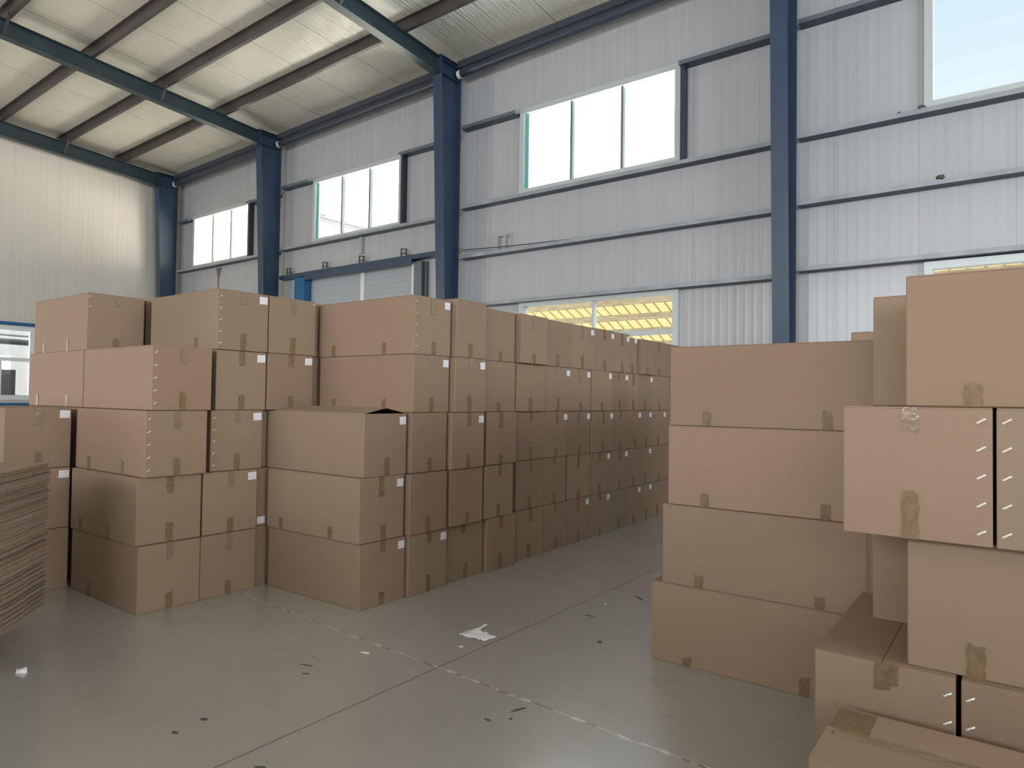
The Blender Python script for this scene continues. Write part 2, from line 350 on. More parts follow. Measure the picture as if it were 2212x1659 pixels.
ORD = ['first', 'second', 'third', 'fourth', 'fifth', 'sixth', 'seventh', 'eighth', 'ninth', 'tenth', 'eleventh', 'twelfth', 'thirteenth', 'fourteenth', 'fifteenth', 'sixteenth']
for i, y in enumerate(PY):
    bm = BM(); z0, z1 = top(XL, y), top(XR, y); w = 0.065
    hexa(bm, [(XL, y-.003, z0), (XR, y-.003, z1), (XR, y+.003, z1), (XL, y+.003, z0), (XL, y-.003, z0+PH), (XR, y-.003, z1+PH), (XR, y+.003, z1+PH), (XL, y+.003, z0+PH)])
    for dz, s in ((0, 1), (PH-.005, -1)):
        hexa(bm, [(XL, y, z0+dz), (XR, y, z1+dz), (XR, y+s*w, z1+dz), (XL, y+s*w, z0+dz), (XL, y, z0+dz+.005), (XR, y, z1+dz+.005), (XR, y+s*w, z1+dz+.005), (XL, y+s*w, z0+dz+.005)])
    hexa(bm, [(XL, y+w-.005, z0), (XR, y+w-.005, z1), (XR, y+w, z1), (XL, y+w, z0), (XL, y+w-.005, z0+.022), (XR, y+w-.005, z1+.022), (XR, y+w, z1+.022), (XL, y+w, z0+.022)])
    bmesh.ops.recalc_face_normals(bm, faces=bm.faces)
    where = 'nearest the windowed wall' if i == 0 else ORD[i] + ' from the windowed wall'
    tag(obj('roof_purlin', bm, PURLIN), 'dark brown steel purlin under the foil roof, ' + where, 'beam', 'roof purlins')

# portal frames: columns and rafters
FX = [-2.54, -8.69, -14.45, -19.37, 3.6, 9.7]
FN = ['at right, between the large window and the partly seen right one', 'in the middle, left of the largest three-pane window', 'between the two smaller high windows', 'in the far left corner by the cream wall', 'beyond the right edge', 'far right']
def web_plate(bm, x, t, poly):
    a = [bm.verts.new((x-t/2, y, z)) for y, z in poly]; b = [bm.verts.new((x+t/2, y, z)) for y, z in poly]
    n = len(poly); bm.faces.new(a); bm.faces.new(b[::-1])
    for k in range(n): bm.faces.new((a[k], b[k], b[(k+1) % n], a[(k+1) % n]))
    bmesh.ops.recalc_face_normals(bm, faces=bm.faces)
for i, x in enumerate(FX):
    zt = top(x, 9.3) + 0.02; hw = 0.11
    yi = lambda z: 9.56 - 0.042*z
    c = tag(empty('steel_column', (x, 9.68, 0)), 'dark blue steel column ' + FN[i], 'column', 'steel columns along the windowed wall')
    def put(name, bm, m, par=c):
        bmesh.ops.translate(bm, verts=bm.verts, vec=(-x, -9.68, 0)); return obj(name, bm, m, par)
    bm = BM(); hexa(bm, [(x-hw, yi(0), 0), (x+hw, yi(0), 0), (x+hw, yi(0)+.012, 0), (x-hw, yi(0)+.012, 0), (x-hw, yi(zt), zt), (x+hw, yi(zt), zt), (x+hw, yi(zt)+.012, zt), (x-hw, yi(zt)+.012, zt)]); put('inner_flange', bm, STEEL)
    bm = BM(); box(bm, x-hw, x+hw, 9.787, 9.799, 0, zt-.02); put('outer_flange', bm, STEEL)
    bm = BM(); web_plate(bm, x, .01, [(yi(0)+.012, 0), (9.787, 0), (9.787, zt-.03), (yi(zt)+.012, zt)]); put('web', bm, STEEL)
    zr = top(x, 9.2) - 0.30
    bm = BM()
    for z in (zr, zr+.26): box(bm, x-hw+.002, x+hw-.002, yi(z)+.013, 9.786, z, z+.012)
    put('stiffener', bm, STEEL)
    bm = BM(); box(bm, x-hw-.003, x+hw+.003, 9.20, 9.805, zt+.001, zt+.016); put('cap_plate', bm, STEEL)
    bm = BM(); box(bm, x-.16, x+.16, 9.45, 9.83, .001, .022); put('base_plate', bm, STEEL)
    # rafter
    ye, yr = 9.24, -2.0; dp = 0.30 if i != 3 else 0.33
    r = tag(empty('roof_rafter', (x, ye, top(x, ye))), 'dark teal I-section rafter rising from the steel column ' + ['at right', 'in the middle', 'between the smaller high windows', 'in the far left corner', 'beyond the right edge', 'far right'][i], 'beam', 'roof rafters')
    def putr(name, bm, m): bmesh.ops.translate(bm, verts=bm.verts, vec=(-x, -ye, -top(x, ye))); return obj(name, bm, m, r)
    for side, (ya, yb_) in enumerate(((ye, yr), (yr, -13.2))):
        ta, tb = top(x, ya)-.002, top(x, yb_)-.002
        bm = BM(); web_plate(bm, x, .01, [(ya, ta-dp), (yb_, tb-dp), (yb_, tb-.01), (ya, ta-.01)]); putr('web', bm, GREEN_STEEL)
        bm = BM(); hexa(bm, [(x-.09, ya, ta-.012), (x+.09, ya, ta-.012), (x+.09, yb_, tb-.012), (x-.09, yb_, tb-.012), (x-.09, ya, ta), (x+.09, ya, ta), (x+.09, yb_, tb), (x-.09, yb_, tb)])
        bmesh.ops.recalc_face_normals(bm, faces=bm.faces); putr('top_flange', bm, GREEN_STEEL)
        bm = BM(); hexa(bm, [(x-.09, ya, ta-dp-.012), (x+.09, ya, ta-dp-.012), (x+.09, yb_, tb-dp-.012), (x-.09, yb_, tb-dp-.012), (x-.09, ya, ta-dp), (x+.09, ya, ta-dp), (x+.09, yb_, tb-dp), (x-.09, yb_, tb-dp)])
        bmesh.ops.recalc_face_normals(bm, faces=bm.faces); putr('bottom_flange', bm, GREEN_STEEL)
    bm = BM(); box(bm, x-.1, x+.1, ye+.002, ye+.02, top(x, ye)-dp-.06, top(x, ye)+.03); putr('end_plate', bm, GREEN_STEEL)
    for y in (6.93, 4.16, 1.38):
        t = top(x, y)
        for s in ((-1, 1) if i != 3 else (1,)):
            bm = BM(); bar(bm, (x+s*.012, y, t-dp+.02), (x+s*.30, y, t+.05), .045, .006); putr('fly_brace', bm, PURLIN)

# eave beams (a channel above, a tube with a pale end cap below) in each bay
BAYS = [(-2.54, 3.6), (-8.69, -2.54), (-14.45, -8.69), (-19.37, -14.45)]
BN = ['right-hand bay', 'bay of the largest window', 'bay of the roller door', 'far left corner bay']
for (a, b), n in zip(BAYS, BN):
    x0, x1 = a+.12, b-.12; e = lambda x: 7.88 + (x+8.69)*.0195
    bm = BM(); tube(bm, [(x0, 9.70, e(x0)-.12), (x1, 9.70, e(x1)-.12)], .075, 14)
    t = tag(obj('eave_tube', bm, EAVE, smooth=40), 'round dark steel eave tube under the roof edge, ' + n, 'beam', 'eave tubes')
    bm = BM(); tube(bm, [(x0+.001, 9.70, e(x0)-.12), (x0+.075, 9.70, e(x0)-.12)], .079, 14); obj('end_cap', bm, PVC, t, smooth=40)['label'] = 'pale end cap'
    bm = BM()
    for (ya, yb_, za, zb) in ((9.66, 9.668, 0, .12), (9.668, 9.74, .112, .12), (9.668, 9.74, 0, .008)):
        hexa(bm, [(x0, ya, e(x0)+za), (x1, ya, e(x1)+za), (x1, yb_, e(x1)+za), (x0, yb_, e(x0)+za), (x0, ya, e(x0)+zb), (x1, ya, e(x1)+zb), (x1, yb_, e(x1)+zb), (x0, yb_, e(x0)+zb)])
    tag(obj('eave_channel', bm, EAVE), 'dark steel eave channel just above the eave tube, ' + n, 'beam', 'eave channels')

# wall girts (steel angles lying flat with an upturned front lip)
LEV = {0: [(6.82, 'level with the window head'), (5.215, 'under the high window sill'), (4.285, 'second below the high window'), (3.375, 'at the head of the low window')],
       1: [(6.745, 'level with the window head'), (5.20, 'under the high window sill'), (4.24, 'second below the high window'), (3.305, 'at the head of the low window')],
       2: [(6.59, 'level with the window head'), (5.09, 'under the high window sill')],
       3: [(6.47, 'level with the window head'), (5.05, 'under the high window sill')]}
def girt(x0, x1, z, label):
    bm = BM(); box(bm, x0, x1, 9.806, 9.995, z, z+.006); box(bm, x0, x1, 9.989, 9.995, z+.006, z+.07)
    g = tag(obj('wall_girt', bm, GIRT_SHADE), label, 'beam', 'wall girts')
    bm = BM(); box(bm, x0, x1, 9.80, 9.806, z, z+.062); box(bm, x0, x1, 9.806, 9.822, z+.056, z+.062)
    o = obj('front_lip', bm, LIT_LIP if 'head, ' not in label else GIRT, g)
    if 'head, ' not in label: o['label'] = 'front lip coloured as if lit'
for k, (a, b) in enumerate(BAYS):
    for z, where in LEV[k]:
        hole = WINS[k]
        if 'head' in where and 'low' not in where:
            girt(a+.12, hole[0]-.07, z, 'blue grey wall girt left of the high window head, ' + BN[k])
            girt(hole[1]+.07, b-.12, z, 'blue grey wall girt right of the high window head, ' + BN[k])
        else: girt(a+.12, b-.12, z, 'long wall girt ' + where + ', ' + BN[k])

# windows
def window(n, x0, x1, z0, z1, mull, transom=None, film=False, teal=False, post=None, pane_mat=None):
    w = struct(empty('window_%d' % n, ((x0+x1)/2, YB, z0))); L = Vector(((x0+x1)/2, YB, z0))
    def put(name, bm, m): bmesh.ops.translate(bm, verts=bm.verts, vec=-L); return obj(name, bm, m, w)
    f = .045; y0, y1 = 9.93, 10.08
    bm = BM(); box(bm, x0-.05, x0+f, y0, y1, z0-.05, z1+.05); box(bm, x1-f, x1+.05, y0, y1, z0-.05, z1+.05)
    box(bm, x0+f, x1-f, y0, y1, z1-f, z1+.05); box(bm, x0+f, x1-f, y0, y1, z0-.05, z0+f); put('window_frame', bm, ALU)
    xs_ = [x0+f] + [x0+(x1-x0)*m for m in mull] + [x1-f]
    for m in xs_[1:-1]:
        bm = BM(); box(bm, m-.022, m+.022, 9.97, 10.05, z0+f, z1-f); put('mullion', bm, GASKET if transom is None else ALU)
    zz = [z0+f, z1-f] if transom is None else [z0+f, transom, z1-f]
    if transom: bm = BM(); box(bm, x0+f, x1-f, 9.96, 10.055, transom-.04, transom+.04); put('transom', bm, ALU)
    for i in range(len(xs_)-1):
        for j in range(len(zz)-1):
            bm = BM(); box(bm, xs_[i]+.012, xs_[i+1]-.012, 10.008, 10.013, zz[j]+.01, zz[j+1]-.01); put('pane', bm, (FILM if film else GLASS))
    if teal: bm = BM(); box(bm, x0+f, x0+f+.075, 9.985, 9.992, z0+f, z1-f); put('edge_strip', bm, TEAL)['label'] = 'teal edge strip'
    if post:
        bm = BM(); box(bm, post+.02, post+.085, 9.87, 9.995, z0-.03, z1+.03); put('side_post', bm, EAVE)
    bm = BM(); box(bm, x0-.06, x1+.06, 9.86, 9.93, z0-.075, z0-.03); put('window_sill', bm, ALU)
window(1, *WINS[1], (.345, .672), teal=True, post=WINS[1][1]+.06)
window(2, *WINS[2], (.333, .655), teal=True, post=WINS[2][1]+.06)
window(3, *WINS[3], (.345, .675), film=True, post=WINS[3][1]+.06)
window(4, *WINS[0], (.345, .672))
window(5, *LOWS[1], (.50,), transom=2.66)
window(6, *LOWS[0], (.50,), transom=2.66)

# roller door with lintel and blue jamb in the third bay
d = struct(empty('door_1', (-11.6, YB, 0)))
def putd(name, bm, m): bmesh.ops.translate(bm, verts=bm.verts, vec=(11.6, -YB, 0)); return obj(name, bm, m, d)
bm = BM(); box(bm, -13.32, -9.96, 9.99, 10.03, 0.01, 4.32)
for k in range(36): box(bm, -13.31, -9.97, 9.982, 9.99, .04+k*.12, .135+k*.12)
putd('door_panel', bm, mat('pale_blue_grey_door', (0.36, 0.40, 0.44), 0.5))
bm = BM(); box(bm, -11.56, -11.45, 9.955, 9.981, 0.02, 4.30); putd('centre_strip', bm, PVC)['label'] = 'white vertical strip'
bm = BM(); box(bm, -13.72, -13.34, 9.80, 9.995, 0.0, 4.36); putd('door_jamb', bm, BLUE)['label'] = 'bright blue jamb'
bm = BM(); box(bm, -9.94, -9.85, 9.90, 9.995, 0.0, 4.33); putd('guide_rail', bm, PVC)
bm = BM(); box(bm, -9.84, -9.62, 9.86, 9.995, 0.0, 4.33); box(bm, -9.60, -9.55, 9.93, 9.995, 0.0, 4.33); putd('door_jamb', bm, GIRT)
bm = BM(); box(bm, -14.33, -8.81, 9.80, 9.806, 4.385, 4.47); box(bm, -14.33, -8.81, 9.806, 9.995, 4.38, 4.388)
box(bm, -13.34, -9.84, 9.79, 9.799, 4.28, 4.47); box(bm, -13.34, -9.84, 9.799, 9.98, 4.335, 4.343); putd('lintel', bm, STEEL)
for x, n in ((-14.09, 'beside the corner column of the door bay'), (-12.73, 'left of the door strip'), (-11.48, 'above the white door strip'), (-10.18, 'at the right end of the door head')):
    bm = BM()
    for p in (((x-.07, 9.90, 4.475), (x-.07, 9.90, 4.66)), ((x+.07, 9.90, 4.475), (x+.07, 9.90, 4.63)), ((x-.08, 9.90, 4.66), (x+.10, 9.90, 4.63)), ((x-.07, 9.90, 4.56), (x+.07, 9.90, 4.55))): bar(bm, *p, .018)
    b = tag(obj('wall_bracket', bm, DARK), 'small dark metal bracket on the door lintel, ' + n, 'bracket', 'brackets on the door lintel')
    bm = BM(); box(bm, x-.06, x+.06, 9.915, 9.925, 4.476, 4.55); obj('back_plate', bm, GALV, b)
bm = BM(); box(bm, -11.60, -11.52, 9.93, 9.99, 4.72, 5.085); tag(obj('drop_post', bm, GALV), 'short grey post hanging from the girt above the door', 'post')
bm = BM()
for p in (((-7.72, 9.90, 4.25), (-7.72, 9.90, 4.60)), ((-7.55, 9.90, 4.25), (-7.55, 9.90, 4.58))): bar(bm, *p, .04)
bar(bm, (-7.76, 9.90, 4.61), (-7.50, 9.90, 4.58), .05)
tag(obj('wall_bracket', bm, GALV), 'pale U-shaped metal bracket right of the middle column', 'bracket')
bm = BM(); tube(bm, [(-8.55+.25*k, 9.87, 4.42-.03*math.sin(k/14*math.pi)-.008*k) for k in range(15)], .008, 6)
tag(obj('cable', bm, DARK), 'thin dark cable sagging along the wall right of the middle column', 'cable')
bm = BM(); tube(bm, [(-15.02, 9.86, 5.0), (-15.04, 9.86, 4.6), (-15.0, 9.86, 4.3), (-15.06, 9.86, 4.0), (-15.03, 9.86, 3.72)], .012, 6); tube(bm, [(-15.0, 9.86, 4.35), (-14.75, 9.84, 4.33), (-14.72, 9.84, 3.75), (-15.1, 9.84, 3.68)], .02, 6)
tag(obj('cable', bm, DARK), 'dark cable and conduit hanging left of the second column', 'cable')
for (x, y, z, s, n) in ((-0.95, 9.84, 5.29, .05, 'at the lower left corner of the right high window'), (-1.2, 9.83, 5.275, .032, 'on the girt left of the right high window'), (-0.74, 9.82, 4.37, .045, 'on the second girt of the right-hand bay')):
    bm = BM(); bmesh.ops.create_icosphere(bm, subdivisions=2, radius=s)
    for v in bm.verts: v.co *= 1 + R.uniform(-.3, .3); v.co.z *= .8
    tag(obj('mud_nest', bm, LITTER, loc=(x, y, z)), 'small dark mud lump ' + n, 'mud nest')
bm = BM(); tube(bm, [(-18.5, 9.93, 5.04), (-18.5, 9.93, 4.5)], .003, 5)
lf = tag(obj('hanging_leaf', bm, DARK), 'dry brown leaf hanging on a thread below the far left window', 'leaf')
bm = BM(); pr = [(0, .14), (.05, .06), (.07, -.03), (.03, -.12), (-.01, -.16), (-.05, -.1), (-.075, 0), (-.04, .07)]
a = [bm.verts.new((-18.5+u, 9.925+.02*math.sin(9*u), 4.37+v)) for u, v in pr]; b = [bm.verts.new((-18.5+u, 9.932+.02*math.sin(9*u), 4.37+v)) for u, v in pr]
bm.faces.new(a); bm.faces.new(b[::-1])
for k in range(8): bm.faces.new((a[k], a[(k+1) % 8], b[(k+1) % 8], b[k]))
obj('leaf_blade', bm, RUST, lf)

# end wall window with blue trims and the workshop seen through it
w = struct(empty('window_7', (XL, 5.3, EW[2])))
def putw(name, bm, m): bmesh.ops.translate(bm, verts=bm.verts, vec=(-XL, -5.3, -EW[2])); return obj(name, bm, m, w)
bm = BM(); box(bm, XL-.06, XL+.03, 6.43, 6.53, 1.38, 3.2); box(bm, XL-.06, XL+.03, 4.2, 6.43, 3.10, 3.2); box(bm, XL-.06, XL+.03, 4.2, 6.43, 1.38, 1.5); putw('window_frame', bm, PVC)
bm = BM(); box(bm, XL-.05, XL+.02, 4.2, 6.43, 2.33, 2.42); putw('transom', bm, PVC)
bm = BM(); box(bm, XL-.05, XL+.02, 5.78, 5.86, 1.5, 2.33); putw('mullion', bm, PVC)
bm = BM(); box(bm, XL-.03, XL-.025, 4.2, 6.43, 1.5, 3.1); putw('pane', bm, GLASS)
bm = BM(); box(bm, XL+.001, XL+.05, 4.0, 6.56, 3.21, 3.29); struct(obj('trim_1', bm, BLUE))
bm = BM(); box(bm, XL+.001, XL+.05, 4.0, 6.56, 1.20, 1.31); struct(obj('trim_2', bm, BLUE))
bm = BM(); box(bm, -26.2, -26.1, 0, 7.05, 0, 5); box(bm, -26.2, -26.1, 7.05, 8.0, 0, 1.2); box(bm, -26.2, -26.1, 7.05, 8.0, 2.75, 5); box(bm, -26.2, -26.1, 8.0, 9.9, 0, 5); box(bm, -26.2, XL-.1, 9.9, 10, 0, 5)
tag(struct(obj('wall_workshop', bm, WALLP)), 'grey wall of the workshop beyond the end wall window', 'wall')
area('workshop_daylight', (-23, 6.0, 5.4), (-24, 7.0, 0), 4, 4, 34, (1, .98, .93))
for k, (z, r_) in enumerate(((3.55, .05), (3.35, .035), (3.15, .09))):
    bm = BM(); tube(bm, [(-24.5, 3.0, z), (-24.5, 9.4, z-.06)], r_, 8)
    tag(obj('overhead_pipe', bm, GASKET if k < 2 else DARK), 'grey overhead pipe in the workshop behind the left window, ' + ('top', 'middle', 'lowest')[k] + ' of three', 'pipe', 'workshop pipes')
mc = tag(empty('workshop_machine', (-22.6, 6.7, 0)), 'dark machine standing in the workshop behind the left window', 'machine')
bm = BM(); box(bm, -.35, .3, -.25, .35, 0, 1.5); bevel(bm, .03); obj('machine_body', bm, DARK, mc)
bm = BM(); box(bm, -.2, .15, -.05, .3, 1.5, 2.2); bevel(bm, .03); obj('machine_head', bm, DARK, mc)
bm = BM(); tube(bm, [(0, -.3, 1.2), (0, -.5, 1.9), (.05, -.65, 1.7), (.1, -.72, 1.2)], .05, 8); obj('machine_arm', bm, PVC, mc, smooth=50)
bm = BM(); tube(bm, [(.2, -.1, 1.4), (.25, -.3, 1.1), (.3, -.2, .6)], .03, 8); obj('hose', bm, DARK, mc, smooth=50)

# outside: a yellow sheeted canopy behind the low windows, a pale shed behind the upper window
cn = tag(empty('yard_canopy', (-6.0, 15.6, 0)), 'sunlit yellow sheeted canopy with timber rails outside the low window', 'canopy')
def yel():
    m = mat('yellow_canopy_sheet', (0.86, 0.76, 0.54), 0.7); N = NT(m); t = m.node_tree
    q = N.n('ShaderNodeSeparateXYZ'); N.l(N.map((1, 1, 1)), q.inputs[0])
    u = N.math('FRACT', N.math('DIVIDE', N.math('ADD', q.outputs[0], 20.0), 0.30)); rib = N.math('LESS_THAN', u, 0.16)
    col = N.mix(N.math('MULTIPLY', rib, 0.75), (0.93, 0.80, 0.56), (0.34, 0.27, 0.16))  # dark stripes paint the rib shadows into the sheet colour
    col = N.mix(N.math('MULTIPLY', N.noise(N.map((2, 5, 1)), 1.0, 4), 0.35), col, (0.6, 0.5, 0.32))
    tr = t.nodes.new('ShaderNodeBsdfTranslucent'); N.l(col, tr.inputs[0]); N.l(col, N.b.inputs['Base Color'])
    mx = t.nodes.new('ShaderNodeMixShader'); mx.inputs[0].default_value = 0.62
    N.l(N.b.outputs[0], mx.inputs[1]); N.l(tr.outputs[0], mx.inputs[2]); N.l(mx.outputs[0], t.nodes['Material Output'].inputs[0]); return m
YEL = yel(); RAIL = mat('weathered_rail', (0.60, 0.52, 0.38), 0.8)
N_ = NT(RAIL); N_.l(N_.ramp(N_.noise(N_.map((3, 3, 14)), 1.0, 4, 0.7), [(0.3, (0.42, 0.35, 0.24)), (0.7, (0.74, 0.66, 0.50))]), N_.b.inputs['Base Color'])
cz = lambda y: 4.55 - (y-15.6)*.40
bm = BM()
hexa(bm, [(-16, 13.6, cz(13.6)), (6.4, 13.6, cz(13.6)), (6.4, 19.8, cz(19.8)), (-16, 19.8, cz(19.8)), (-16, 13.6, cz(13.6)+.012), (6.4, 13.6, cz(13.6)+.012), (6.4, 19.8, cz(19.8)+.012), (-16, 19.8, cz(19.8)+.012)])
bmesh.ops.translate(bm, verts=bm.verts, vec=(6, -15.6, 0)); obj('canopy_sheet', bm, YEL, cn)
for k in range(8):
    y = 13.9 + k*.78; bm = BM(); box(bm, -10, 12.4, y-15.6-.06, y-15.6+.06, cz(y)-.17, cz(y)-.01); obj('canopy_rail', bm, RAIL, cn)
for x in (-15.5, -10, -4.5, 1.0, 6.0):
    bm = BM(); box(bm, x+6-.06, x+6+.06, 4.0-.06, 4.0+.06, -.12, cz(19.6)-.05); obj('canopy_post', bm, GALV, cn)
bm = BM(); hexa(bm, [(XL, 10.14, 4.78), (4, 10.14, 4.78), (4, 13.4, 3.98), (XL, 13.4, 3.98), (XL, 10.14, 4.82), (4, 10.14, 4.82), (4, 13.4, 4.02), (XL, 13.4, 4.02)])
tag(obj('added_lean_to_roof', bm, mat('white_roof_sheet', (0.8, 0.8, 0.78), 0.6)), 'added pale lean-to roof, unseen below the high windows', 'roof')  # unseen roof added beneath the ceiling fill lamps
sh = tag(empty('neighbouring_shed', (-24, 24, 0)), 'pale shed with a ridged roof edge outside the second high window', 'building')
bm = BM(); hexa(bm, [(-14, 0, -.12), (7.0, 0, -.12), (7.0, 8, -.12), (-14, 8, -.12), (-14, 0, 13.78), (7.0, 0, 7.10), (7.0, 8, 7.10), (-14, 8, 13.78)]); obj('shed_wall', bm, mat('white_shed_wall', (0.74, 0.73, 0.76), 0.7), sh)
bm = BM()
hexa(bm, [(-14, -.25, 13.80), (7.3, -.25, 7.02), (7.3, 8.2, 7.02), (-14, 8.2, 13.80), (-14, -.25, 13.90), (7.3, -.25, 7.12), (7.3, 8.2, 7.12), (-14, 8.2, 13.90)])
for k in range(26):
    x = -13.8+k*.82; z = 13.90 - (x+14)*6.78/21.3; hexa(bm, [(x-.07, -.3, z-.02), (x+.07, -.3, z-.04), (x+.07, 8.2, z-.04), (x-.07, 8.2, z-.02), (x-.03, -.3, z+.10), (x+.03, -.3, z+.08), (x+.03, 8.2, z+.08), (x-.03, 8.2, z+.10)])
obj('shed_roof', bm, mat('pale_shed_roof', (0.62, 0.62, 0.66), 0.6), sh)
bk = tag(empty('cream_building', (-36, 19, 0)), 'cream building seen through the far left high window', 'building')
bm = BM(); box(bm, -9, 6.5, 0, 2, -.12, 15); obj('building_wall', bm, mat('cream_render', (0.92, 0.87, 0.80), 0.8), bk)
bm = BM(); box(bm, -9.3, 6.8, -.3, 2.3, 15.0, 15.2); obj('building_roof', bm, GALV, bk)

# ------------------------------------------------------------------ cartons
def carton(label, x0, x1, y0, y1, z0, z1, group, tapes=(), paper=None, staples=(), mats=KRAFT, seam='x', tent=0.0, yaw=0.0, tall=0.012):
    """closed corrugated carton; seam runs along local x or y. tapes: (face, u, w, 'top'|'bottom', length, material); paper: (face, u, v, w, h)
    face '+x' looks at the aisle (u along +y), face '-y' looks at the camera (u along +x)"""
    sx_, sy_, h = x1-x0, y1-y0, z1-z0-0.005
    if mats is KRAFT: mats = R.choice((KRAFT, KRAFT, KRAFT, KRAFT_OLIVE, KRAFT_RED))
    bm = BM(); box(bm, -sx_/2, sx_/2, -sy_/2, sy_/2, 0, h)
    bmesh.ops.subdivide_edges(bm, edges=bm.edges[:], cuts=5, use_grid_fill=True)
    ph = [R.uniform(0, 6.28) for _ in range(6)]; am = R.uniform(.0015, .0045)
    for v in bm.verts:
        u, q, t = v.co.x/(sx_/2), v.co.y/(sy_/2), v.co.z/h*2-1
        k = (1-u**4, 1-q**4, 1-t**4)
        wob = .6+.4*math.sin(3*u+2*q+ph[0])*math.sin(2.5*t+ph[1])
        if abs(u) > .999: v.co.x -= math.copysign(am*k[1]*k[2]*wob, u)
        if abs(q) > .999: v.co.y -= math.copysign(am*k[0]*k[2]*wob, q)
        if t > .999: v.co.z -= .003*k[0]*k[1]
    top_faces = [f for f in bm.faces if f.calc_center_median().z > h-.02 and f.normal.z > .5]
    if tent > 0: bmesh.ops.delete(bm, geom=top_faces, context='FACES')
    bevel(bm, .0035, 1)
    o = obj('cardboard_carton', bm, mats, None, ((x0+x1)/2, (y0+y1)/2, z0), smooth=30)
    o.rotation_euler = (0, 0, yaw)
    tag(o, label, 'box', group)
    # top flaps: two long sheets meeting at a seam
    th, g = .0045, .0012
    for s in (-1, 1):
        bm = BM(); a, b = -sx_/2+(.08 if tent else .002), sx_/2-.002
        if seam == 'x':
            y_e, y_i = s*(sy_/2-.0015), s*g
            hexa(bm, [(a, y_e, h), (b, y_e, h), (b, y_i, h+tent), (a+(.10 if tent else 0), y_i, h+tent), (a, y_e, h+th), (b, y_e, h+th), (b, y_i, h+tent+th), (a+(.10 if tent else 0), y_i, h+tent+th)])
        else:
            c, d_ = -sy_/2+.0015, sy_/2-.0015; x_e, x_i = s*(sx_/2-.0015), s*g
            hexa(bm, [(x_e, c, h), (x_e, d_, h), (x_i, d_, h), (x_i, c, h), (x_e, c, h+th), (x_e, d_, h+th), (x_i, d_, h+th), (x_i, c, h+th)])
        bmesh.ops.recalc_face_normals(bm, faces=bm.faces)
        obj('top_flap', bm, mats, o)
    def on_face(face, u, v, off):
        return Vector((sx_/2+off, -sy_/2+u, v)) if face == '+x' else Vector((-sx_/2+u, -sy_/2-off, v))
    for (face, u, w_, end, ln, m) in tapes:
        n = 6; bm = BM(); z_a, z_b = (0.0, ln) if end == 'bottom' else (h-ln, h+th)
        vs = []
        for lay in (0.0004, 0.0016):
            for i in range(n+1):
                for j in (0, 1, 2):
                    edge = .004*math.sin(i*2.1+ph[2]) if j == 2 else .003*math.sin(i*1.7+ph[3]) if j == 0 else 0
                    zz = z_a+(z_b-z_a)*i/n
                    if end == 'bottom' and i == n: zz += .006*math.sin(j*2+ph[4])
                    if end == 'top' and i == 0: zz += .006*math.sin(j*2+ph[4])
                    wr = R.uniform(0, .0012) if lay > .001 and 0 < i < n else 0
                    vs.append(bm.verts.new(on_face(face, u-w_/2+w_*j/2+edge, zz, lay+wr)))
        q = lambda l, i, j: vs[l*(n+1)*3+i*3+j]
        for l in (0, 1):
            for i in range(n):
                for j in (0, 1): bm.faces.new((q(l, i, j), q(l, i, j+1), q(l, i+1, j+1), q(l, i+1, j)))
        for i in range(n):
            for j in (0, 2): bm.faces.new((q(0, i, j), q(0, i+1, j), q(1, i+1, j), q(1, i, j)))
        for i in (0, n):
            for j in (0, 1): bm.faces.new((q(0, i, j), q(0, i, j+1), q(1, i, j+1), q(1, i, j)))
        bmesh.ops.recalc_face_normals(bm, faces=bm.faces)
        obj('tape', bm, m, o)['label'] = 'glossy brown tape'
    if paper:
        face, u, v, w_, hh = paper; bm = BM(); rot = R.uniform(-.05, .05); vs = []
        for off in (.0022, .0030):
            for (a, b) in ((0, 0), (1, .02), (1, 1), (0.02, .98)):
                vs.append(bm.verts.new(on_face(face, u+(a-.5)*w_-rot*(b-.5)*hh, v+(b-.5)*hh+rot*(a-.5)*w_, off)))
        for f in ((0, 1, 2, 3), (4, 5, 6, 7), (0, 1, 5, 4), (1, 2, 6, 5), (2, 3, 7, 6), (3, 0, 4, 7)): bm.faces.new([vs[i] for i in f])
        bmesh.ops.recalc_face_normals(bm, faces=bm.faces)
        obj('shipping_label', bm, PAPER, o)['label'] = 'white printed paper label'
    for (face, u, v, s) in staples:
        bm = BM(); p = [on_face(face, u+d_*s*.5, v+d_*s*.32, off) for d_, off in ((-1, -.001), (-.85, .0035), (-.45, .0045), (0, .002), (.45, .0045), (.85, .0035), (1, -.001))]
        tube(bm, p, s*.17, 6); obj('staple', bm, STAPLE, o, smooth=50)['label'] = 'shiny metal staple'
    return o

